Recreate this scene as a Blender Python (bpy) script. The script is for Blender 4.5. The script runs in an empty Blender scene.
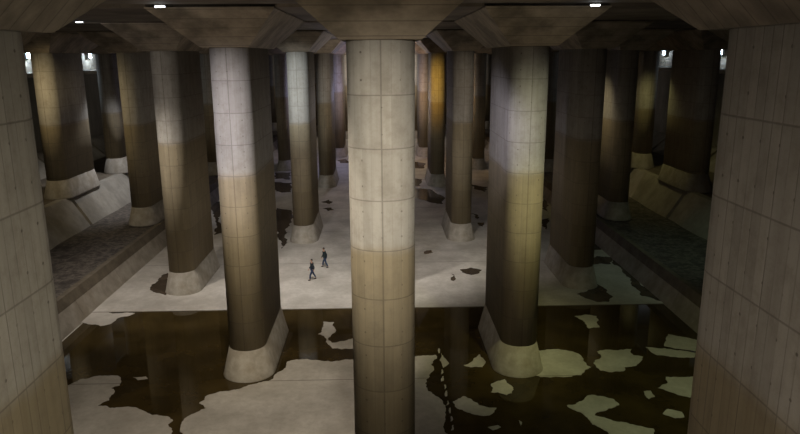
import bpy, bmesh, math, random
from mathutils import Vector, Matrix, noise
from mathutils.geometry import tessellate_polygon
random.seed(7)
COL = bpy.context.scene.collection
PI = math.pi

# ------------------------------------------------------------ layout (metres)
ROW0, PITCH, LANE = 21.72, 14.31, 7.8      # first pillar front centre, row spacing, half lane spacing
FLAT = 5.72                                # straight flank of each pillar
TOP = 18.23                                # underside of the capitals
BEAM = 20.0                                # underside of the beams
BENCH_Z, SHELF_Z = 2.0, 4.7
ISL= [[(-18.08, 34.73), (-17.58, 34.71), (-17.22, 35.41), (-16.31, 35.81), (-15.19, 35.7), (-14.8, 34.96), (-14.72, 34.6), (-15.09, 34.27), (-14.7, 33.69), (-14.67, 32.92), (-15.07, 32.36), (-14.29, 32.07), (-13.41, 32.19), (-12.55, 31.8), (-11.86, 31.28), (-10.93, 31.05), (-10.64, 30.75), (-10.78, 30.37), (-10.35, 29.45), (-9.6, 26.51), (-15.72, 26.73)], [(-14.34, 35.55), (-13.62, 35.58), (-13.42, 35.33), (-13.93, 35.17)], [(-21.53, 45.79), (-20.64, 46.04), (-19.29, 45.5), (-17.75, 45.54), (-18.61, 44.63), (-18.67, 43.72), (-19.29, 43.22), (-20.26, 43.61), (-20.97, 43.99)], [(-9.77, 29.43), (-10.15, 30.54), (-9.92, 31.2), (-9.28, 31.88), (-9.78, 32.42), (-9.6, 33.16), (-8.7, 33.69), (-7.98, 33.89), (-7.02, 34.61), (-6.3, 35.0), (-5.86, 36.28), (-5.81, 37.2), (-5.25, 37.5), (-3.97, 37.36), (-3.11, 37.09), (-2.53, 37.3), (-1.87, 37.37), (1.88, 37.61), (3.17, 37.8), (3.2, 37.35), (2.77, 36.56), (2.91, 35.95), (2.56, 35.21), (2.35, 34.55), (2.29, 33.73), (2.67, 32.87), (3.07, 31.94), (3.1, 30.87), (2.98, 30.06), (3.04, 28.96), (2.77, 25.35), (-8.73, 25.76)], [(-4.17, 43.4), (-3.41, 43.28), (-3.23, 42.05), (-3.59, 40.67), (-3.31, 39.84), (-2.55, 40.08), (-1.94, 40.68), (-1.37, 38.97), (-2.62, 38.87), (-3.25, 39.04), (-3.7, 39.97), (-4.32, 41.26), (-4.13, 42.09)], [(5.81, 37.81), (5.97, 37.25), (5.77, 36.05), (5.06, 36.07), (4.69, 36.35), (5.43, 37.27)], [(5.92, 33.94), (6.38, 34.31), (6.8, 34.5), (7.04, 33.66), (6.89, 32.88), (6.58, 32.67), (6.15, 33.01), (5.78, 33.03)], [(3.61, 32.09), (4.24, 32.64), (4.64, 32.23), (4.93, 31.66), (5.79, 31.35), (5.32, 30.64), (4.78, 30.66), (4.21, 30.98), (3.75, 31.4)], [(5.06, 29.52), (5.58, 29.68), (5.7, 29.49), (5.26, 29.24)], [(3.5, 38.05), (3.65, 37.34), (3.85, 36.58), (3.44, 36.06), (3.32, 37.07)], [(6.71, 30.11), (6.82, 29.92), (6.71, 29.59)], [(8.98, 37.98), (9.65, 38.18), (10.56, 38.35), (11.64, 37.96), (11.95, 37.21), (12.09, 35.8), (11.26, 34.87), (10.03, 34.66), (8.84, 34.7), (8.34, 35.05)], [(12.39, 36.25), (13.03, 36.97), (13.11, 37.9), (14.05, 38.11), (14.79, 38.08), (15.36, 38.16), (15.15, 37.31), (15.65, 37.06), (15.03, 36.15), (14.06, 35.73), (13.78, 35.22), (13.05, 35.13), (12.51, 35.35)], [(16.33, 38.42), (17.45, 38.23), (19.31, 37.43), (18.99, 36.74), (17.57, 36.99), (16.62, 37.25), (16.39, 37.77)], [(17.57, 38.52), (18.56, 40.35), (19.07, 40.01), (20.13, 39.18), (19.42, 37.65)], [(13.36, 43.7), (14.18, 43.96), (14.92, 43.63), (14.48, 41.68), (13.68, 41.55), (13.77, 42.59)], [(14.98, 33.17), (15.78, 33.74), (15.95, 34.43), (17.01, 34.35), (17.91, 34.44), (16.8, 32.07), (15.74, 32.37), (15.37, 32.78)], [(14.12, 30.44), (14.58, 30.9), (15.17, 30.57), (15.08, 30.09), (14.56, 30.01)], [(9.51, 31.49), (11.14, 32.54), (12.16, 32.02), (12.21, 31.39), (10.84, 30.73), (10.64, 30.41), (11.36, 29.88), (12.11, 29.53), (13.1, 29.09), (12.73, 28.09), (10.84, 28.16), (10.24, 29.6), (10.13, 30.43)], [(14.06, 32.83), (14.46, 32.87), (14.44, 32.22), (14.01, 31.95)], [(3.38, 38.71), (3.47, 38.78), (3.45, 38.34), (3.42, 38.12), (3.36, 38.04)], [(3.31, 35.79), (3.39, 35.83), (3.41, 35.49), (3.35, 35.33), (3.26, 35.24)], [(3.29, 34.95), (3.38, 35.02), (3.36, 34.63), (3.33, 34.44), (3.18, 34.39)], [(3.32, 33.97), (3.39, 34.01), (3.41, 33.68), (3.35, 33.53), (3.3, 33.45)], [(3.32, 33.21), (3.41, 33.3), (3.39, 32.9), (3.36, 32.7), (3.26, 32.67)], [(3.32, 32.16), (3.37, 32.18), (3.39, 31.93), (3.34, 31.8), (3.23, 31.72)], [(3.33, 31.39), (3.42, 31.47), (3.4, 31.11), (3.37, 30.93), (3.31, 30.9)], [(3.33, 30.57), (3.4, 30.62), (3.43, 30.32), (3.37, 30.18), (3.28, 30.13)], [(3.32, 29.73), (3.39, 29.78), (3.38, 29.49), (3.35, 29.34), (3.22, 29.3)]]
PUD= {'a': [(20.94, 57.1), (20.08, 55.76), (20.18, 51.64), (19.7, 49.46), (19.55, 47.42), (20.47, 46.32), (21.4, 45.86), (21.17, 48.02), (20.55, 49.42), (20.81, 51.36), (21.07, 54.56), (21.23, 57.52)], 'b': [(18.8, 57.2), (19.44, 57.91), (20.85, 57.23), (19.9, 55.47), (18.25, 55.4)], 'c': [(16.98, 50.53), (17.27, 49.56), (17.3, 47.3), (16.65, 46.27), (15.77, 46.3), (14.71, 48.07), (15.89, 48.92)], 'd': [(20.82, 63.7), (20.98, 61.86), (20.99, 60.13), (19.77, 59.85)], 'e': [(4.14, 91.27), (6.49, 90.41), (7.89, 85.57), (7.45, 80.69), (6.3, 81.33), (5.04, 83.2), (3.86, 85.14)], 'f': [(6.57, 54.5), (7.58, 55.01), (8.42, 54.28), (8.09, 53.48), (7.31, 52.98), (6.64, 53.67)], 'g': [(3.81, 60.04), (4.53, 60.54), (4.65, 59.64), (3.88, 59.25)], 'h': [(5.72, 53.42), (5.91, 52.78), (5.71, 51.51), (5.47, 51.77)], 'i': [(17.36, 71.39), (18.69, 72.74), (17.18, 67.44)], 'j': [(10.17, 75.65), (10.96, 74.59), (10.57, 72.66)], 'k': [(10.45, 71.03), (11.21, 71.0), (10.69, 69.24)], 'l': [(12.53, 93.81), (14.6, 91.43), (13.78, 87.92), (12.7, 90.8)], 'm': [(5.27, 116.01), (7.45, 113.06), (6.8, 107.83), (4.92, 108.44)], 'n': [(4.48, 98.81), (5.92, 97.8), (5.47, 92.68), (4.21, 92.74)], 'o': [(-17.06, 105.32), (-14.28, 105.16), (-13.64, 98.48), (-14.87, 99.81), (-16.16, 99.46)], 'p': [(-15.92, 96.97), (-13.11, 96.01), (-12.24, 89.31), (-13.62, 89.04), (-15.2, 92.32)], 'q': [(-12.78, 79.63), (-10.94, 78.28), (-10.29, 75.15), (-10.15, 70.15), (-9.43, 63.26), (-9.66, 61.52), (-10.8, 67.29), (-11.91, 73.28)], 'r': [(-7.69, 82.65), (-6.86, 84.06), (-6.18, 82.57), (-6.54, 81.41)], 's': [(-7.18, 78.96), (-6.2, 79.35), (-5.75, 78.02), (-6.43, 77.52)], 't': [(-7.89, 117.52), (-6.38, 119.1), (-5.46, 114.39), (-7.18, 114.5)], 'u': [(-21.39, 83.06), (-20.34, 83.91), (-16.76, 67.81), (-17.3, 67.03)], 'v': [(-18.6, 51.57), (-18.18, 54.62), (-16.91, 51.49), (-16.67, 49.16), (-17.9, 49.89)], 'w': [(21.04, 85.52), (21.36, 83.59), (19.3, 75.71), (19.22, 77.84)]}
# ------------------------------------------------------------ which pillars, and which one each is
PILLARS = {}
ORD = ['nearest', 'second', 'third', 'fourth', 'fifth', 'sixth', 'seventh', 'eighth']
def lane_pillars(rows, lane, where, first=None):
    for k, r in enumerate(rows):
        PILLARS[(r, lane)] = ('%s rounded concrete pillar in the %s' % (ORD[k], where)) if not (k == 0 and first) else first
lane_pillars([0, 2, 4, 6], 0, 'middle line, directly behind the big centre pillar', 'big pale rounded concrete pillar in the middle foreground, foot cut by the frame')
lane_pillars([-1, 1, 3, 5, 7, 9], -1, 'line just left of the centre', 'board-marked concrete pillar cut off by the left edge of the frame')
lane_pillars([-1, 1, 3, 5, 7, 9], 1, 'line just right of the centre', 'board-marked concrete pillar cut off by the right edge of the frame')
lane_pillars([2, 4, 6, 8, 10], -2, 'second line left of the centre', None)
lane_pillars([2, 4, 6, 8, 10], 2, 'second line right of the centre', None)
lane_pillars([3, 5, 7, 9], -3, 'line in the silt behind the left kerb', None)
lane_pillars([3, 5, 7, 9], 3, 'line in the silt behind the right kerb', None)
lane_pillars([2, 3, 4, 5], -4, 'line on top of the left slabs near the wall', None)
lane_pillars([2, 3, 4, 5], 4, 'line on top of the right slabs near the wall', None)
PUDLAB = dict(
 a='long dark puddle running beside the foot of the right kerb', b='dark puddle to the right of the right-hand open-floor pillar',
 c='painted dark shade round the foot of the nearest right open-floor pillar', d='small dark puddle where the right kerb disappears behind a pillar',  # c is the shade at the pillar foot, built as a dark puddle sheet
 e='largest ragged dark puddle right of the big centre pillar', f='dark splash lying on bright floor just left of the right pale pillar',
 g='tiny dark smear just right of the big centre pillar', h='tiny upright dark drip mark left of the floor splash near the right pale pillar',
 i='dark puddle sliver seen between the two right-hand pillars, lower one', w='dark puddle sliver seen between the two right-hand pillars, upper one',
 j='small dark spot behind the right pale pillar, higher of two', k='small dark spot behind the right pale pillar, lower of two',
 l='far dark streak just left of the right pale pillar', m='far dark puddle beside the big centre pillar, topmost on its right',
 n='dark puddle beside the big centre pillar, second from top on its right', o='far dark puddle right of the left pale pillar, topmost',
 p='dark puddle right of the left pale pillar, second from top', q='long dark wet streak between the left pale pillar and the grey one behind',
 r='small dark spot left of the big centre pillar, upper of two', s='small dark spot left of the big centre pillar, lower of two',
 t='far dark puddle touching the left outline of the big centre pillar', u='dark puddle seen between the left pale pillar and its left neighbour',
 v='dark puddle at the left foot of the brown pillar near the left kerb')
LAMPS = [((-9.5, 30.55, 19.86), 'small white ceiling lamp above the left pale pillar, at the top of the frame'),
         ((9.45, 30.55, 19.86), 'small white ceiling lamp at the top of the frame right of the right pale pillar'),
         ((-19.5, 45.8, 20.0), 'small white ceiling lamp higher left, over the brown pillars')]
WALLLAMPS = [(-1, 98, 'bright cold floodlight on the left wall between two pillars'), (-1, 81, 'cold floodlight on the left wall partly behind the leftmost background pillar'),
             (1, 98.3, 'bright cold floodlight on the right wall between dark pillars'), (1, 81.7, 'cold floodlight on the right wall next to the right foreground pillar')]
LIGHTS = [  # unseen lights added without fittings, placed and tinted to light the hall
 # kind, name, location, power, colour, radius, options
 ('SPOT', 'near_fill_spot', (0.6, 6.5, 18.9), 8300, (1.0, .92, .78), .3, dict(aim=(0, 20.7, 13.6), angle=46, blend=1)),
 ('SPOT', 'near_fill_spot', (5.2, -3, 15.5), 6600, (1.0, .91, .72), .4, dict(aim=(-7, 11, 8.5), angle=84, blend=1)),
 ('SPOT', 'near_fill_spot', (-5.2, -3, 15.5), 3000, (1.0, .87, .72), .4, dict(aim=(7, 11, 9.5), angle=84, blend=1)),
 ('SPOT', 'left_spot', (-12.0, 17, 19.2), 15500, (.95, .90, 1.0), .3, dict(aim=(-7.8, 35, 13.5), angle=32, blend=1)),
 ('SPOT', 'right_spot', (12.0, 18, 19.2), 6000, (1.0, 1.0, .74), .3, dict(aim=(7.9, 35, 12.5), angle=34, blend=1)),
 ('SPOT', 'violet_spot', (-4, 27, 19.3), 4600, (.86, .82, 1.0), .3, dict(aim=(6.8, 38, 14), angle=34, blend=1)),
 ('SPOT', 'hall_fill', (-5, 44, 19.6), 14500, (1.0, .95, .90), .6, dict(aim=(-4.5, 54, 0), angle=74, blend=1)),
 ('SPOT', 'hall_fill', (4, 50, 19.6), 5400, (1.0, .93, .86), .6, dict(aim=(3.5, 58, 0), angle=74, blend=1)),
 ('SPOT', 'hall_fill', (-19.5, 40.5, 19.6), 8000, (1.0, .92, .84), .6, dict(aim=(-16.5, 50, 0), angle=76, blend=1)),
 ('SPOT', 'left_far_spot', (-10, 50, 19.4), 8000, (.90, .97, 1.0), .3, dict(aim=(-7.8, 63.6, 14.5), angle=40, blend=1)),
 ('SPOT', 'right_far_spot', (9, 48, 19.4), 1900, (1.0, .86, .70), .3, dict(aim=(7.8, 63.6, 13.5), angle=40, blend=1)),
 ('SPOT', 'brown_spot', (-19.5, 33, 19.4), 1900, (.98, .88, .80), .3, dict(aim=(-15.6, 49, 11), angle=80, blend=1)),
 ('SPOT', 'brown_spot', (17, 34, 19.4), 200, (.98, .85, .72), .3, dict(aim=(15.6, 49, 8), angle=60, blend=1)),
 ('SPOT', 'amber_spot', (-30.4, 57.0, 17.9), 1500, (1.0, .80, .46), .3, dict(aim=(-28.4, 64, 12.0), angle=110, blend=1)),
 ('SPOT', 'amber_spot', (26.8, 73.6, 17.9), 750, (1.0, .90, .38), .3, dict(aim=(30, 75, 6), angle=120, blend=1)),
 ('SPOT', 'amber_spot', (13.5, 66, 19.4), 1800, (1.0, .84, .52), .3, dict(aim=(22.4, 68, 11), angle=46, blend=1)),
 ('SPOT', 'grey_spot', (-24, 74, 19.4), 7000, (.95, .95, 1.0), .4, dict(aim=(-29, 74, 3), angle=80, blend=1)),
 ('SPOT', 'green_light', (15, 26, 19.7), 2600, (.88, 1.0, .50), .4, dict(aim=(14, 34, 0), angle=66, blend=1)),
 ('SPOT', 'front_fill', (-4, 20, 19.7), 7500, (1.0, .88, .72), .5, dict(aim=(-5, 31, 0), angle=80, blend=1)),
 ('SPOT', 'amber_light', (3.2, 84, 17), 3000, (1.0, .58, .10), .3, dict(aim=(7.8, 92, 13.5), angle=60, blend=1)),
 ('POINT', 'amber_light', (4.4, 114, 13), 1100, (1.0, .62, .3), .3, {}),
 ('POINT', 'violet_light', (-4.6, 112, 13), 1900, (.60, .60, 1.0), .3, {}),
 ('SPOT', 'right_low_spot', (10.5, 21, 19.2), 4500, (1.0, .95, .40), .3, dict(aim=(8, 35, 6), angle=40, blend=1)),
 ('SPOT', 'left_low_spot', (-10.5, 21, 19.2), 3600, (1.0, .86, .62), .3, dict(aim=(-8, 35, 6), angle=40, blend=1)),
 ('SPOT', 'green_light', (26.3, 47.3, 19), 1000, (.70, 1.0, .72), .3, dict(aim=(24, 53, 2), angle=70, blend=1)),
 ('SPOT', 'capital_fill', (-5, 20, 8), 1500, (1.0, .84, .66), .4, dict(aim=(-8, 33, 20), angle=50, blend=1)),
 ('SPOT', 'capital_fill', (5, 20, 8), 1100, (1.0, .86, .60), .4, dict(aim=(8, 33, 20), angle=50, blend=1)),
 ('SPOT', 'capital_fill', (0, 10, 9), 800, (1.0, .84, .60), .4, dict(aim=(0, 19, 17.5), angle=60, blend=1)),
 ('POINT', 'far_fill', (-2, 84, 14), 800, (1.0, .90, .78), .3, {}),
 ('POINT', 'far_fill', (1, 108, 12), 1500, (1.0, .95, .9), .3, {}),
 ('POINT', 'far_fill', (0, 145, 17), 3000, (1.0, .9, .8), .3, {}),
]
# ------------------------------------------------------------ node helpers
class NT:
    def __init__(s, name):
        s.m = bpy.data.materials.new(name); s.m.use_nodes = True
        s.t = s.m.node_tree; s.n = s.t.nodes; s.l = s.t.links
        s.b = s.n['Principled BSDF']
    def new(s, typ, **kw):
        n = s.n.new(typ)
        for k, v in kw.items(): setattr(n, k, v)
        return n
    def put(s, sock, v):
        if hasattr(v, 'bl_idname') or isinstance(v, bpy.types.NodeSocket): s.l.new(v, sock)
        else: sock.default_value = v
    def math(s, op, a, b=0.0, c=0.0):
        n = s.new('ShaderNodeMath', operation=op)
        for i, v in enumerate((a, b, c)): s.put(n.inputs[i], v)
        return n.outputs[0]
    def mix(s, f, a, b, mode='MIX'):
        n = s.new('ShaderNodeMix', data_type='RGBA', blend_type=mode)
        s.put(n.inputs[0], f)
        for i, v in ((6, a), (7, b)):
            if isinstance(v, tuple): v = (*v, 1) if len(v) == 3 else v
            s.put(n.inputs[i], v)
        return n.outputs[2]
    def noise(s, vec, scale, detail=4, rough=.6):
        n = s.new('ShaderNodeTexNoise'); s.put(n.inputs['Scale'], scale)
        n.inputs['Detail'].default_value = detail; n.inputs['Roughness'].default_value = rough
        s.l.new(vec, n.inputs['Vector']); return n.outputs['Fac']
    def ramp(s, f, stops):
        n = s.new('ShaderNodeValToRGB'); s.l.new(f, n.inputs[0]); e = n.color_ramp.elements
        while len(e) > 1: e.remove(e[-1])
        e[0].position = stops[0][0]; e[0].color = (*stops[0][1], 1)
        for p, c in stops[1:]:
            q = e.new(p); q.color = (*c, 1)
        return n.outputs[0]
    def smooth(s, v, a, b):
        n = s.new('ShaderNodeMapRange', interpolation_type='SMOOTHSTEP'); s.put(n.inputs[0], v)
        n.inputs[1].default_value = a; n.inputs[2].default_value = b; return n.outputs[0]
    def mapping(s, vec, scale):
        n = s.new('ShaderNodeMapping'); n.inputs['Scale'].default_value = scale
        s.l.new(vec, n.inputs['Vector']); return n.outputs[0]
    def bump(s, h, strength=.3, dist=.02):
        n = s.new('ShaderNodeBump'); n.inputs['Strength'].default_value = strength
        n.inputs['Distance'].default_value = dist; s.l.new(h, n.inputs['Height'])
        s.l.new(n.outputs[0], s.b.inputs['Normal'])
    def out(s, col, rough=.85):
        s.put(s.b.inputs['Base Color'], (*col, 1) if isinstance(col, tuple) else col)
        s.put(s.b.inputs['Roughness'], rough); return s.m

def shaft_mat():
    s = NT('board_marked_concrete')
    uv = s.new('ShaderNodeUVMap', uv_map='wrap').outputs[0]
    sep = s.new('ShaderNodeSeparateXYZ'); s.l.new(uv, sep.inputs[0]); u, v = sep.outputs[0], sep.outputs[1]
    tc = s.new('ShaderNodeTexCoord').outputs['Object']
    info = s.new('ShaderNodeObjectInfo').outputs['Random']
    off = s.new('ShaderNodeVectorMath', operation='ADD'); s.l.new(tc, off.inputs[0])
    cmb = s.new('ShaderNodeCombineXYZ'); s.put(cmb.inputs[0], s.math('MULTIPLY', info, 31)); s.put(cmb.inputs[1], s.math('MULTIPLY', info, 17)); s.l.new(cmb.outputs[0], off.inputs[1])
    P = off.outputs[0]
    # formwork lifts every 1.65 m, boards every 0.3 m
    lift = s.math('DIVIDE', s.math('SUBTRACT', v, 1.73), 1.65)
    fr = s.math('FRACT', lift); dl = s.math('MULTIPLY', s.math('MINIMUM', fr, s.math('SUBTRACT', 1, fr)), 1.65)
    hline = s.math('SUBTRACT', 1, s.smooth(dl, .008, .03))
    bu = s.math('DIVIDE', u, .3); fb = s.math('FRACT', s.math('ADD', bu, 100.0)); db = s.math('MULTIPLY', s.math('MINIMUM', fb, s.math('SUBTRACT', 1, fb)), .3)
    bline = s.math('SUBTRACT', 1, s.smooth(db, .004, .022))
    pu = s.math('DIVIDE', u, 1.5708); fp = s.math('FRACT', s.math('ADD', pu, 100.0)); dp = s.math('MULTIPLY', s.math('MINIMUM', fp, s.math('SUBTRACT', 1, fp)), 1.5708)
    pline = s.math('MULTIPLY', s.math('SUBTRACT', 1, s.smooth(dp, .01, .035)), s.math('LESS_THAN', s.math('ABSOLUTE', u), 1.6))
    # per-board tone
    cell = s.new('ShaderNodeCombineXYZ'); s.put(cell.inputs[0], s.math('FLOOR', s.math('ADD', bu, 100.0))); s.put(cell.inputs[1], s.math('FLOOR', lift)); s.put(cell.inputs[2], s.math('MULTIPLY', info, 50))
    wn = s.new('ShaderNodeTexWhiteNoise'); s.l.new(cell.outputs[0], wn.inputs['Vector'])
    tone = s.math('MULTIPLY_ADD', wn.outputs['Value'], .16, .92)
    # tie holes
    hu = s.math('SUBTRACT', s.math('MODULO', s.math('ADD', u, 90.3), .6), .3)
    hv = s.math('SUBTRACT', s.math('MODULO', s.math('ADD', v, 90 * 1.0 + .62), .825), .41)
    hd = s.math('SQRT', s.math('ADD', s.math('MULTIPLY', hu, hu), s.math('MULTIPLY', hv, hv)))
    hole = s.math('SUBTRACT', 1, s.smooth(hd, .022, .045))
    # old water marks: a line at the 7th lift, a darker one at the 3rd, with runs
    n1 = s.noise(P, .7, 6); streak = s.noise(s.mapping(P, (5, 5, .35)), 1.0, 4)
    h = s.math('ADD', v, s.math('MULTIPLY', s.math('SUBTRACT', n1, .5), .5))
    base = s.mix(streak, (.31, .285, .245), (.50, .475, .43))
    stain = s.mix(streak, (.22, .17, .095), (.36, .30, .19))
    dark = s.mix(streak, (.10, .072, .032), (.18, .14, .075))
    c = s.mix(s.math('MULTIPLY', s.math('SUBTRACT', 1, s.smooth(h, 11.35, 11.95)), .9), base, stain)
    f2 = s.math('SUBTRACT', 1, s.smooth(h, 4.6, 8.6))
    c = s.mix(s.math('MULTIPLY', f2, .6), c, dark)
    f3 = s.math('SUBTRACT', 1, s.smooth(v, 4.9, 5.1))
    c = s.mix(s.math('MULTIPLY', f3, .35), c, dark)
    grime = s.smooth(s.noise(P, 1.6, 8, .7), .42, .72)
    c = s.mix(s.math('MULTIPLY', grime, .34), c, (.17, .14, .10))
    c = s.mix(s.math('MULTIPLY', s.smooth(s.noise(P, 4.5, 8, .75), .5, .75), .3), c, (.2, .17, .13))
    c = s.mix(1.0, c, s.tone_rgb(tone), 'MULTIPLY')
    ln = s.math('MAXIMUM', s.math('MAXIMUM', s.math('MULTIPLY', hline, .42), s.math('MULTIPLY', s.math('MULTIPLY', bline, s.smooth(streak, .3, .7)), s.math('MULTIPLY_ADD', s.math('GREATER_THAN', s.math('ABSOLUTE', u), 1.5708), .45, .2))), s.math('MAXIMUM', s.math('MULTIPLY', pline, .45), s.math('MULTIPLY', s.math('MULTIPLY', hole, s.smooth(wn.outputs['Value'], .1, .9)), .7)))
    c = s.mix(ln, c, (.07, .055, .04))
    s.bump(s.math('SUBTRACT', s.math('MULTIPLY', s.noise(P, 9, 6), .4), ln), .35, .02)
    return s.out(c, .82)
def tone_rgb(s, t):
    n = s.new('ShaderNodeCombineColor')
    for i in range(3): s.put(n.inputs[i], t)
    return n.outputs[0]
NT.tone_rgb = tone_rgb

def plain(name, c1, c2, scale=1.2, rough=.85, stretch=(1, 1, 1), spots=None, bump=.25, boards=None):
    s = NT(name); tc = s.new('ShaderNodeTexCoord').outputs['Object']
    P = s.mapping(tc, stretch)
    f = s.smooth(s.noise(P, scale, 8, .65), .3, .7)
    c = s.mix(f, c1, c2)
    if spots:
        c = s.mix(s.math('MULTIPLY', s.smooth(s.noise(tc, scale * .35, 5, .6), .48, .66), spots[0]), c, spots[1])
    if boards:
        ax, w = boards; sep = s.new('ShaderNodeSeparateXYZ'); s.l.new(tc, sep.inputs[0])
        b = s.math('DIVIDE', sep.outputs[ax], w); fb = s.math('FRACT', s.math('ADD', b, 500.0)); d = s.math('MULTIPLY', s.math('MINIMUM', fb, s.math('SUBTRACT', 1, fb)), w)
        c = s.mix(s.math('MULTIPLY', s.math('SUBTRACT', 1, s.smooth(d, .008, .03)), .5), c, (.05, .04, .03))
    s.bump(s.noise(tc, scale * 8, 6), bump, .03)
    return s.out(c, rough)

def glow(name, col, strength):
    s = NT(name); s.put(s.b.inputs['Emission Color'], (*col, 1)); s.b.inputs['Emission Strength'].default_value = strength
    return s.out((.8, .8, .8), .5)

def floor_mat():
    s = NT('silty_floor_concrete'); tc = s.new('ShaderNodeTexCoord').outputs['Object']
    f = s.smooth(s.noise(tc, .35, 8, .62), .3, .72); g = s.noise(tc, 3.0, 8, .7)
    c = s.mix(f, (.40, .37, .325), (.60, .565, .51))
    c = s.mix(s.math('MULTIPLY', s.smooth(g, .35, .75), .35), c, (.27, .235, .19))
    sw = s.new('ShaderNodeTexWave', wave_type='BANDS'); s.l.new(tc, sw.inputs['Vector'])
    sw.inputs['Scale'].default_value = .18; sw.inputs['Distortion'].default_value = 9; sw.inputs['Detail'].default_value = 4
    c = s.mix(s.math('MULTIPLY', s.smooth(sw.outputs['Fac'], .5, 1), .12), c, (.34, .30, .25))
    sep = s.new('ShaderNodeSeparateXYZ'); s.l.new(tc, sep.inputs[0])
    y = s.math('DIVIDE', s.math('SUBTRACT', sep.outputs[1], 34.78), 11.0); fy = s.math('FRACT', s.math('ADD', y, 50.0)); d = s.math('MULTIPLY', s.math('MINIMUM', fy, s.math('SUBTRACT', 1, fy)), 11.0)
    c = s.mix(s.math('MULTIPLY', s.math('SUBTRACT', 1, s.smooth(d, .02, .06)), .6), c, (.08, .065, .05))
    s.bump(g, .2, .02)
    return s.out(c, .8)

def water_mat(name, base=(.031, .021, .007), rough=.03):
    s = NT(name); tc = s.new('ShaderNodeTexCoord').outputs['Object']
    f = s.smooth(s.noise(tc, .4, 7, .6), .3, .75)
    c = s.mix(f, base, tuple(k * 2.1 for k in base))
    s.b.inputs['IOR'].default_value = 1.33
    s.bump(s.noise(tc, 1.2, 2), .012, .02)
    return s.out(c, rough)

M = dict(
    shaft=shaft_mat(),
    skirt=plain('pale_rendered_concrete', (.25, .22, .175), (.37, .34, .285), 1.6, spots=(.5, (.22, .18, .12))),
    capital=plain('smoky_concrete', (.20, .165, .125), (.34, .285, .22), .9, spots=(.6, (.06, .048, .036)), boards=(1, .6)),
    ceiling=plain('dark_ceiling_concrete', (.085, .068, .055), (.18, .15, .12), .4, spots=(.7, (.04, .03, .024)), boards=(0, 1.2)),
    wall=plain('grey_wall_concrete', (.20, .18, .15), (.36, .33, .28), .3, stretch=(1, 1, .3), spots=(.5, (.12, .10, .07)), boards=(1, 1.8)),
    floor=floor_mat(),
    kerb=plain('kerb_concrete', (.26, .23, .185), (.40, .36, .30), .8, spots=(.5, (.2, .16, .11))),
    kerbtop=plain('stained_kerb_concrete', (.10, .08, .055), (.17, .14, .10), .8),
    slope=plain('slab_concrete', (.25, .23, .19), (.40, .37, .31), .5, spots=(.4, (.2, .17, .12))),
    dirt=plain('damp_silt', (.035, .028, .022), (.17, .145, .12), 2.6, rough=.75, spots=(.8, (.03, .024, .02)), bump=.6),
    water=water_mat('brown_standing_water'),
    puddle=water_mat('thin_puddle_water', (.055, .042, .03), .12),
    steel=plain('galvanised_steel', (.25, .26, .27), (.4, .41, .42), 6, rough=.4),
    tube=glow('white_lamp_glass', (.86, .93, 1.0), 6),
    flood=glow('cold_flood_glass', (.62, .80, 1.0), 16),
    jacket=plain('dark_blue_cloth', (.006, .012, .02), (.012, .022, .035), 20, rough=.8),
    coat=plain('teal_black_cloth', (.006, .014, .018), (.01, .024, .03), 20, rough=.8),
    jeans=plain('blue_denim', (.018, .035, .085), (.03, .055, .12), 20, rough=.85),
    skin=plain('skin', (.42, .24, .16), (.48, .28, .2), 10, rough=.5),
    hair=plain('black_hair', (.008, .006, .005), (.015, .012, .01), 20, rough=.5),
    shoe=plain('black_shoe', (.01, .009, .008), (.016, .014, .012), 20, rough=.5),
)

# ------------------------------------------------------------ mesh helpers
def link(o, parent=None):
    COL.objects.link(o)
    if parent: o.parent = parent
    return o
def mesh_obj(name, bm, mat, parent=None, smooth=False, loc=None, recalc=True):
    me = bpy.data.meshes.new(name); bmesh.ops.recalc_face_normals(bm, faces=bm.faces) if recalc else None
    bm.to_mesh(me); bm.free()
    me.materials.append(mat) if not isinstance(mat, (list, tuple)) else [me.materials.append(x) for x in mat]
    if smooth:
        for p in me.polygons: p.use_smooth = True
    o = bpy.data.objects.new(name, me)
    if loc: o.location = loc
    return link(o, parent)
def tag(o, label, cat, group=None):
    o['label'] = label; o['category'] = cat
    if group: o['group'] = group
    return o
def struct(o): o['kind'] = 'structure'; return o
def empty(name, loc):
    o = bpy.data.objects.new(name, None); o.location = loc; o.empty_display_size = .3; return link(o)
def box(bm, a, b):
    (x0, y0, z0), (x1, y1, z1) = a, b
    v = [bm.verts.new(p) for p in ((x0, y0, z0), (x1, y0, z0), (x1, y1, z0), (x0, y1, z0), (x0, y0, z1), (x1, y0, z1), (x1, y1, z1), (x0, y1, z1))]
    for f in ((3, 2, 1, 0), (4, 5, 6, 7), (0, 1, 5, 4), (1, 2, 6, 5), (2, 3, 7, 6), (3, 0, 4, 7)): bm.faces.new([v[i] for i in f])
def prism_y(bm, prof, y0, y1):
    a = [bm.verts.new((x, y0, z)) for x, z in prof]; b = [bm.verts.new((x, y1, z)) for x, z in prof]
    bm.faces.new(a); bm.faces.new(list(reversed(b))); n = len(prof)
    for i in range(n): bm.faces.new((a[i], b[i], b[(i + 1) % n], a[(i + 1) % n]))
def tube(bm, p, q, r, n=8):
    p, q = Vector(p), Vector(q); d = (q - p).normalized(); a = d.orthogonal().normalized(); b = d.cross(a)
    R = [[bm.verts.new(c + (a * math.cos(2 * PI * i / n) + b * math.sin(2 * PI * i / n)) * r) for i in range(n)] for c in (p, q)]
    for i in range(n): bm.faces.new((R[0][i], R[0][(i + 1) % n], R[1][(i + 1) % n], R[1][i]))
    bm.faces.new(list(reversed(R[0]))); bm.faces.new(R[1])

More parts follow.
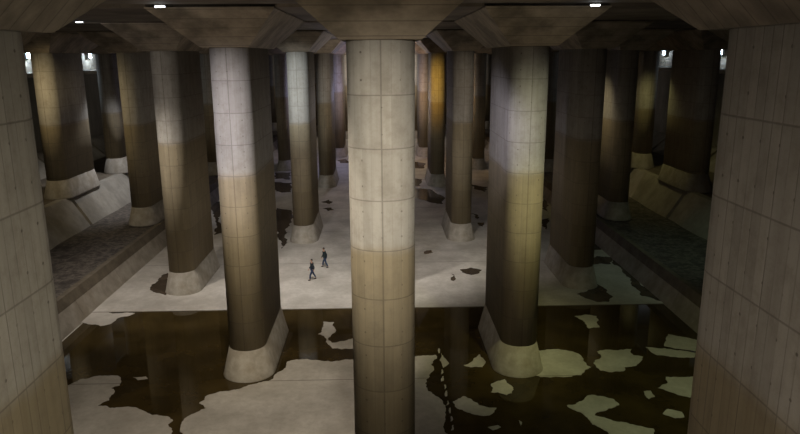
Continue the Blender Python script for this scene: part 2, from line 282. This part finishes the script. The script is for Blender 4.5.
# ------------------------------------------------------------ pillars
CAP = 20
def stadium(r, grow=0.0):
    """ring from the middle of the front cap round to itself; origin = pillar centre. gives (x, y, arc length)"""
    R = r + grow; pts = []
    h = FLAT / 2
    for i in range(CAP // 2, CAP + 1):            # front cap, right half
        a = -PI / 2 + (i - CAP / 2) * PI / CAP; pts.append((R * math.cos(a), -h + R * math.sin(a)))
    for k in range(1, 6): pts.append((R, -h + FLAT * k / 6))
    for i in range(0, CAP + 1):
        a = i * PI / CAP; pts.append((R * math.cos(a), h + R * math.sin(a)))
    for k in range(1, 6): pts.append((-R, h - FLAT * k / 6))
    for i in range(0, CAP // 2 + 1):
        a = PI + i * PI / CAP; pts.append((R * math.cos(a), -h + R * math.sin(a)))
    arc = [0.0]
    for p, q in zip(pts, pts[1:]): arc.append(arc[-1] + math.dist(p, q))
    tot = arc[-1]; arc = [a if a <= tot / 2 else a - tot for a in arc]
    return pts[:-1], arc, tot
def shaft_mesh(z0, z1):
    bm = bmesh.new(); uv = bm.loops.layers.uv.new('wrap')
    pts, arc, tot = stadium(1.0); n = len(pts)
    zs = [z0, z1]
    ring = [[bm.verts.new((x, y, z)) for x, y in pts] for z in zs]
    for i in range(n):
        j = (i + 1) % n; f = bm.faces.new((ring[0][i], ring[0][j], ring[1][j], ring[1][i]))
        u0 = arc[i]; u1 = arc[i + 1]
        if u1 < u0 - 1: u1 += tot
        for lp, u, z in zip(f.loops, (u0, u1, u1, u0), (z0, z0, z1, z1)): lp[uv].uv = (u, z)
        f.smooth = True
    bm.faces.new(list(reversed(ring[0]))); bm.faces.new(ring[1])
    return bm
def skirt_mesh(zb, h=1.73):
    bm = bmesh.new(); n = None; rings = []
    for g, z in ((.42, zb - .06), (.42, zb + .05), (.40, zb + .10), (0.012, zb + h)):
        pts, _, _ = stadium(1.0, g); rings.append([bm.verts.new((x, y, z)) for x, y in pts])
    n = len(rings[0])
    for a, b in zip(rings, rings[1:]):
        for i in range(n):
            f = bm.faces.new((a[i], a[(i + 1) % n], b[(i + 1) % n], b[i])); f.smooth = True
    bm.faces.new(list(reversed(rings[0]))); bm.faces.new(rings[-1])
    return bm
def capital_mesh():
    bm = bmesh.new(); hx, hy = 1.15, FLAT / 2 + 1.2
    prof = ((hx, hy, TOP), (hx + 1.68, hy + 2.6, 19.93), (hx + 1.68, hy + 2.6, BEAM - .012))
    rings = [[bm.verts.new((sx * x, sy * y, z)) for sx, sy in ((-1, -1), (1, -1), (1, 1), (-1, 1))] for x, y, z in prof]
    for a, b in zip(rings, rings[1:]):
        for i in range(4): bm.faces.new((a[i], a[(i + 1) % 4], b[(i + 1) % 4], b[i]))
    bm.faces.new(list(reversed(rings[0]))); bm.faces.new(rings[-1])
    return bm
MESH = {}
def get_mesh(key, fn, mat):
    if key not in MESH:
        me = bpy.data.meshes.new(key[0]); bm = fn()
        if key[0] != 'shaft': bmesh.ops.recalc_face_normals(bm, faces=bm.faces)
        bm.to_mesh(me); bm.free(); me.materials.append(mat); MESH[key] = me
    return MESH[key]
GRP = 'stadium-shaped concrete pillars carrying the ceiling'
def pillar(row, lane, zb, label):
    y = ROW0 + row * PITCH + FLAT / 2
    t = empty('concrete_pillar', (lane * LANE, y, zb)); tag(t, label, 'pillar', GRP); t['kind'] = 'thing'; t.scale.x = {0: 1.08, 1: 1.04, -1: 1.0}.get(row, 1.0)
    for nm, me in (('shaft', get_mesh(('shaft', zb), lambda: shaft_mesh(zb + 1.7, TOP + .01), M['shaft'])),
                   ('base_skirt', get_mesh(('base_skirt', zb), lambda: skirt_mesh(zb), M['skirt'])),
                   ('capital', get_mesh(('capital', 0), capital_mesh, M['capital']))):
        o = bpy.data.objects.new(nm, me); o.location = (0, 0, -zb); link(o, t)
    return t
for (r, l), label in PILLARS.items():
    pillar(r, l, 0.0 if abs(l) < 3 else (BENCH_Z if abs(l) == 3 else SHELF_Z), label)

# ------------------------------------------------------------ outlines with ragged edges
def ragged(poly, amp=.16, minlen=.22, seed=1):
    rnd = random.Random(seed); pts = [Vector(p) for p in poly]
    for it in range(5):
        out = []; n = len(pts)
        for i in range(n):
            a, b = pts[i], pts[(i + 1) % n]; out.append(a); d = b - a
            if d.length > minlen:
                m = (a + b) / 2 + Vector((-d.y, d.x)) * rnd.uniform(-amp, amp) * min(1, 1.5 / d.length); out.append(m)
        if len(out) == n: break
        pts = out
    return pts
def slab(bm, poly, z0, z1):
    if sum(p.x * q.y - q.x * p.y for p, q in zip(poly, poly[1:] + poly[:1])) < 0: poly = poly[::-1]
    n = len(poly); a = [bm.verts.new((p.x, p.y, z0)) for p in poly]; b = [bm.verts.new((p.x, p.y, z1)) for p in poly]
    for i in range(n): bm.faces.new((a[i], a[(i + 1) % n], b[(i + 1) % n], b[i]))
    for t in tessellate_polygon([[Vector((p.x, p.y, 0)) for p in poly]]):
        f = bm.faces.new([b[i] for i in t]); f.normal_update()
        if f.normal.z < 0: f.normal_flip()

# floor: a lower front bay that holds the water, the raised bay behind the joint, and the high spots that stay dry
bm = bmesh.new()
box(bm, (-41.2, -8, -.5), (41.2, 45.8, -.05))
box(bm, (-41.2, 45.8, -.5), (41.2, 200, .04))
for k, P in enumerate(ISL): slab(bm, ragged(P, .15 if len(P) > 5 else .08, .16, seed=k + 3), -.06, .02)
struct(mesh_obj('floor', bm, M['floor'], recalc=False))
bm = bmesh.new(); box(bm, (-20.7, 10.0, -.045), (20.6, 45.79, 0.0))
tag(mesh_obj('standing_water', bm, M['water']), 'dark brown shallow water flooding the floor in front of the straight joint', 'water')['kind'] = 'stuff'

ZF = .04
for k, P in PUD.items():
    bm = bmesh.new(); slab(bm, ragged(P, .16, .35, seed=ord(k[0])), ZF - .01, ZF + .006)
    tag(mesh_obj('puddle', bm, M['puddle'], recalc=False), PUDLAB[k], 'puddle', 'dark puddles on the dry floor behind the joint')

# ------------------------------------------------------------ side embankments
for side, s in (('left', -1), ('right', 1)):
    x0 = 20.85 if s < 0 else 20.5
    def P(*pr): return [(s * x, z) for x, z in pr]
    bm = bmesh.new(); y = 9.0                                   # sloped kerb face in cast lengths with open joints
    L = 7.15
    while y < 196:
        prism_y(bm, P((x0, -.04), (x0 + .62, 1.35), (x0 + .62, -.04)), y, y + L - .05); y += L
    struct(mesh_obj('baseboard_' + side, bm, M['kerb']))
    bm = bmesh.new()
    prism_y(bm, P((x0 + .6, -.04), (x0 + .6, 1.35), (x0 + .85, 2.0), (x0 + 1.25, 2.0), (x0 + 1.25, -.04)), 9, 196)
    struct(mesh_obj('trim_' + ('1' if s < 0 else '2'), bm, M['kerbtop']))
    # silt bed, gently uneven
    bm = bmesh.new(); nx, ny = 14, 190; g = []
    for j in range(ny + 1):
        yy = 9 + (196 - 9) * j / ny; row = []
        for i in range(nx + 1):
            xx = x0 + 1.2 + (28.9 - x0 - 1.2) * i / nx
            row.append(bm.verts.new((s * xx, yy, 1.93 + .12 * noise.noise(Vector((xx * .5, yy * .35, s * 3))) - .05)))
        g.append(row)
    for j in range(ny):
        for i in range(nx): bm.faces.new((g[j][i], g[j][i + 1], g[j + 1][i + 1], g[j + 1][i]))
    struct(mesh_obj('floor', bm, M['dirt'], smooth=True))
    # sloped slabs divided by open drains, the shelf above, and the second slope up to the wall
    bm = bmesh.new(); r = -1
    while r < 12:
        ya = ROW0 + r * PITCH + .1; yb = ya + PITCH - .55
        prism_y(bm, P((28.4, 1.8), (28.5, 2.0), (30.2, SHELF_Z), (30.9, SHELF_Z), (30.9, 1.8)), max(ya, 9), yb)
        prism_y(bm, P((37.6, 4.6), (38.0, 4.78), (40.3, 6.75), (41.2, 6.75), (41.2, 4.6)), max(ya, 9), yb); r += 1
    struct(mesh_obj('trim_' + ('3' if s < 0 else '4'), bm, M['slope']))
    bm = bmesh.new()
    prism_y(bm, P((28.8, 1.0), (28.8, 1.85), (30.4, SHELF_Z - .25), (30.9, SHELF_Z - .02), (41.2, SHELF_Z - .02), (41.2, 1.0)), 9, 196)
    struct(mesh_obj('trim_' + ('5' if s < 0 else '6'), bm, M['kerbtop']))
    # wall, gallery slab with kerb and railing
    bm = bmesh.new(); box(bm, (min(s * 41.2, s * 42), -8, -.5), (max(s * 41.2, s * 42), 200, 23))
    struct(mesh_obj('wall_' + side, bm, M['wall']))
    bm = bmesh.new(); prism_y(bm, P((38.4, 15.75), (38.4, 16.15), (41.25, 16.15), (41.25, 15.5)), 9, 199)
    struct(mesh_obj('trim_' + ('7' if s < 0 else '8'), bm, M['kerb']))
    t = empty('gallery_railing', (s * 38.6, 100, 16.15)); tag(t, 'thin grey steel railing along the gallery high on the %s wall' % side, 'railing')
    bm = bmesh.new()
    for z in (.12, .6, 1.1): tube(bm, (0, -60, z), (0, 95, z), .03)
    mesh_obj('rail', bm, M['steel'], t)
    y = -60
    bm = bmesh.new(); tube(bm, (0, 0, 0), (0, 0, 1.1), .03); me = None
    first = mesh_obj('post', bm, M['steel'], t); first.location = (0, -60, 0)
    for k in range(1, 63):
        c = first.copy(); c.location = (0, -60 + 2.5 * k, 0); link(c, t)

bm = bmesh.new(); box(bm, (-42, 199.5, -.5), (42, 200.5, 23)); struct(mesh_obj('wall_back', bm, M['wall']))
bm = bmesh.new(); box(bm, (-42, -9, -.5), (42, -8, 23)); struct(mesh_obj('wall_front', bm, M['wall']))
# ceiling: one wide beam over every row of pillars, narrow slots between, slab above
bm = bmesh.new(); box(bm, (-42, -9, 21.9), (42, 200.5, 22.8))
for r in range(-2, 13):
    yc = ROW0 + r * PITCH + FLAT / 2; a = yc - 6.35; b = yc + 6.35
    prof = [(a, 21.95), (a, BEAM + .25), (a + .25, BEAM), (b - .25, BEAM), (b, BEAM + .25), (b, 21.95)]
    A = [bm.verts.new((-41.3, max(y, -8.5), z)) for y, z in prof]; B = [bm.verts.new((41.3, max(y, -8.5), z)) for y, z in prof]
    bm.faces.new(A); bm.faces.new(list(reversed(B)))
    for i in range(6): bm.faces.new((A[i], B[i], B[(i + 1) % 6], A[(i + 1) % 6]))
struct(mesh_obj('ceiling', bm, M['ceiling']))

# ------------------------------------------------------------ lamps and added lights
def lights(kind, name, loc, power, col, radius=.25, aim=None, angle=60, blend=.6):
    d = bpy.data.lights.new(name, kind); d.energy = power; d.color = col
    if kind == 'AREA': d.size = radius
    else: d.shadow_soft_size = radius
    if kind == 'SPOT': d.spot_size = math.radians(angle); d.spot_blend = blend
    o = bpy.data.objects.new(name, d); o.location = loc; link(o)
    if aim: o.rotation_euler = (Vector(aim) - Vector(loc)).to_track_quat('-Z', 'Y').to_euler()
    return o
def tube_lamp(loc, label):
    t = empty('ceiling_lamp', loc); tag(t, label, 'lamp', 'small white lamps under the ceiling beams')
    bm = bmesh.new(); box(bm, (-.22, -.09, .05), (.22, .09, .12)); box(bm, (-.03, -.03, .12), (.03, .03, 1.9)); mesh_obj('housing', bm, M['steel'], t)
    bm = bmesh.new(); box(bm, (-.20, -.07, -.01), (.20, .07, .05)); mesh_obj('lens', bm, M['tube'], t)
    lights('POINT', 'lamp_light', (loc[0], loc[1], loc[2] - .15), 5, (.85, .92, 1), .1)
def wall_lamp(s, y, label):
    t = empty('wall_floodlight', (s * 40.9, y, 18.1)); tag(t, label, 'lamp', 'cold white floodlights on the side walls')
    bm = bmesh.new(); box(bm, (min(0, s * .3), -.08, -.1), (max(0, s * .3), .08, .1)); mesh_obj('bracket', bm, M['steel'], t)
    bm = bmesh.new(); box(bm, (-.12, -.40, -.32), (.12, .40, .32)); mesh_obj('housing', bm, M['steel'], t)
    bm = bmesh.new(); box(bm, (min(-s * .12, -s * .16), -.36, -.28), (max(-s * .12, -s * .16), .36, .28)); mesh_obj('lens', bm, M['flood'], t)
    lights('POINT', 'flood_light', (s * 40.4, y, 18.1), 500 if s < 0 else 180, (.72, .86, 1), .15)
for a in LAMPS: tube_lamp(*a)
for a in WALLLAMPS: wall_lamp(*a)
for a in LIGHTS: lights(*a[:-1], **a[-1])

# ------------------------------------------------------------ the two walkers
def skin(name, verts, edges, mat, parent, root=0, sub=2):
    me = bpy.data.meshes.new(name); me.from_pydata([v[:3] for v in verts], edges, [])
    o = bpy.data.objects.new(name, me); me.materials.append(mat); link(o, parent)
    m = o.modifiers.new('skin', 'SKIN'); m.use_smooth_shade = True
    for i, v in enumerate(verts):
        sv = me.skin_vertices[0].data[i]; sv.radius = (v[3], v[4] if len(v) > 4 else v[3]); sv.use_root = (i == root)
    s = o.modifiers.new('sub', 'SUBSURF'); s.levels = s.render_levels = sub
    return o
def person(loc, heading, label, coat, jacket_len, phase, lean=.0, bag=False):
    """walks towards +y of its own frame; joints in metres"""
    t = empty('person', loc); t.rotation_euler = (0, 0, heading); tag(t, label, 'person')
    st = .27 * phase                                   # half stride (feet fore / aft)
    hipz, kz = .90, .48
    L = {}
    V = []; E = []
    def add(p, r, r2=None, par=None):
        V.append((*p, r, r2 or r)); i = len(V) - 1
        if par is not None: E.append((par, i))
        return i
    pel = add((0, 0, .95), .135, .11)
    bel = add((0, lean * .3, 1.10), .125, .10, pel); chest = add((0, lean * .7, 1.30), .15, .11, bel)
    up = add((0, lean, 1.44), .10, .09, chest); nk = add((0, lean * 1.15 + .01, 1.51), .052, .052, up)
    hd = add((0, lean * 1.3 + .02, 1.58), .07, .075, nk); hd2 = add((0, lean * 1.4 + .025, 1.68), .082, .09, hd); add((0, lean * 1.4 + .015, 1.745), .05, .055, hd2)
    for s, f in ((-1, 1), (1, -1)):
        hip = add((s * .09, 0, .88), .088, .088, pel)
        kn = add((s * .095, st * f * .55 + .05, kz), .058, .06, hip)
        an = add((s * .095, st * f - .02, .09 + (.05 if f * phase < 0 else 0)), .038, .04, kn)
        add((s * .096, st * f + .05, .05), .022, .02, an)
        sh = add((s * .15, lean, 1.41), .055, .055, up)
        el = add((s * .18, lean * .6 - st * f * .35 - .03, 1.13), .043, .043, sh)
        wr = add((s * .185, lean * .3 - st * f * .6 + .06, .90), .03, .03, el)
        add((s * .18, lean * .3 - st * f * .65 + .09, .84), .033, .022, wr)
        L[s] = (hip, kn, an, sh, el, wr)
    skin('body', V, E, M['skin'], t)
    # hands: four fingers and a thumb each, lightly curled
    for s in (-1, 1):
        w = Vector(V[L[s][5]][:3]); d = Vector(V[L[s][5] + 1][:3]) - w; d.normalize(); side = Vector((0, 1, 0)); side -= d * side.dot(d); side.normalize()
        HV = [(*(w + d * .03), .026, .018), (*(w + d * .09), .03, .016)]; HE = [(0, 1)]
        for k, ln in enumerate((.062, .072, .068, .052)):
            b = w + d * .10 + side * (.027 - .018 * k); i = len(HV); c = Vector((-s * .4, 0, 0))
            HV += [(*b, .009), (*(b + (d + c * .3).normalized() * ln * .5), .0085), (*(b + (d + c).normalized() * ln), .007)]; HE += [(1, i), (i, i + 1), (i + 1, i + 2)]
        b = w + d * .05 + side * .03; i = len(HV)
        HV += [(*b, .011), (*(b + side * .025 + d * .025), .010), (*(b + side * .032 + d * .055), .008)]; HE += [(0, i), (i, i + 1), (i + 1, i + 2)]
        skin('hand', HV, HE, M['skin'], t, sub=1)
    # trousers, shoes
    for s in (-1, 1):
        pass
    TV = [(0, 0, .97, .15, .125)]; TE = []
    for s in (-1, 1):
        hip, kn, an, *_ = L[s]
        h, k, a = (Vector(V[i][:3]) for i in (hip, kn, an)); i = len(TV)
        TV += [(*h, .105, .105), (*k, .078, .078), (*(a + Vector((0, 0, .02))), .062, .065)]; TE += [(0, i), (i, i + 1), (i + 1, i + 2)]
    skin('trousers', TV, TE, M['jeans'], t)
    for s in (-1, 1):
        a = Vector(V[L[s][2]][:3])
        skin('shoe', [(a.x, a.y - .05, .05 + (a.z - .09), .052, .05), (a.x, a.y + .06, .045 + (a.z - .09) * .5, .05, .042), (a.x, a.y + .17, .036, .042, .028)], [(0, 1), (1, 2)], M['shoe'], t)
    # jacket with sleeves
    lo = jacket_len
    JV = [(0, 0, lo, .18, .16), (0, lean * .3, 1.10, .175, .15), (0, lean * .7, 1.30, .185, .15), (0, lean, 1.43, .125, .105), (0, lean * 1.1, 1.50, .066, .066)]
    JE = [(0, 1), (1, 2), (2, 3), (3, 4)]
    for s in (-1, 1):
        sh, el, wr = (Vector(V[i][:3]) for i in L[s][3:6]); i = len(JV)
        JV += [(*sh, .068, .068), (*el, .052, .052), (*(wr + Vector((0, 0, .03))), .045, .045)]; JE += [(3, i), (i, i + 1), (i + 1, i + 2)]
    skin('jacket', JV, JE, coat, t, root=2)
    # face and hair
    hy = lean * 1.4 + .025; bm = bmesh.new()
    bmesh.ops.create_uvsphere(bm, u_segments=20, v_segments=14, radius=1)
    for v in bm.verts: v.co = Vector((v.co.x * .094, v.co.y * .108 - .014, v.co.z * .10 + .02))
    bmesh.ops.delete(bm, geom=[v for v in bm.verts if v.co.y > .035 and v.co.z < .065 or v.co.z < -.055], context='VERTS')
    h = mesh_obj('hair', bm, M['hair'], t, True, (0, hy, 1.67)); so = h.modifiers.new('s', 'SOLIDIFY'); so.thickness = .012
    bm = bmesh.new()
    bmesh.ops.create_cone(bm, cap_ends=True, segments=8, radius1=.017, radius2=.006, depth=.05, matrix=Matrix.Translation((0, hy + .098, 1.655)) @ Matrix.Rotation(.25, 4, 'X'))
    mesh_obj('nose', bm, M['skin'], t, True)
    for s in (-1, 1):
        bm = bmesh.new(); bmesh.ops.create_uvsphere(bm, u_segments=10, v_segments=8, radius=.011, matrix=Matrix.Translation((s * .032, hy + .082, 1.685)))
        mesh_obj('eye', bm, M['hair'], t, True)
        bm = bmesh.new(); bmesh.ops.create_uvsphere(bm, u_segments=10, v_segments=8, radius=1, matrix=Matrix.Translation((s * .088, hy, 1.665)) @ Matrix.Diagonal((.012, .02, .033, 1)))
        mesh_obj('ear', bm, M['skin'], t, True)
    bm = bmesh.new(); bmesh.ops.create_cube(bm, size=1, matrix=Matrix.Translation((0, hy + .084, 1.617)) @ Matrix.Diagonal((.045, .014, .010, 1)))
    mesh_obj('mouth', bm, plain('lips', (.3, .1, .08), (.33, .12, .1), 10), t)
    return t
person((-5.75, 52.3, ZF), math.radians(108), 'person in a dark jacket and blue jeans walking, the nearer of two', M['jacket'], .82, 1.0, .03)
person((-5.0, 55.6, ZF), math.radians(75), 'person in a long dark coat and blue jeans walking, the farther of two', M['coat'], .76, -1.0, .06)

# ------------------------------------------------------------ camera, world, view
cam = bpy.data.cameras.new('camera'); cam.sensor_width = 36; cam.lens = 670.8 / 800 * 36; cam.clip_end = 600; cam.clip_start = .1
co = bpy.data.objects.new('camera', cam); link(co)
R = Vector((0.99959223, -0.02810319, -0.0050579)); U = Vector((0.01144242, 0.23193518, 0.97266394)); F = Vector((0.02616186, 0.97232519, -0.23216217))
co.matrix_world = Matrix.Translation((0, 0, 17.72)) @ Matrix((R, U, -F)).transposed().to_4x4()
sc = bpy.context.scene; sc.camera = co
w = bpy.data.worlds.new('world'); sc.world = w; w.use_nodes = True
w.node_tree.nodes['Background'].inputs[0].default_value = (.02, .02, .025, 1); w.node_tree.nodes['Background'].inputs[1].default_value = .1
sc.view_settings.view_transform = 'Standard'; sc.view_settings.look = 'None'; sc.view_settings.exposure = 0; sc.view_settings.gamma = 1
sc.view_settings.use_curve_mapping = False
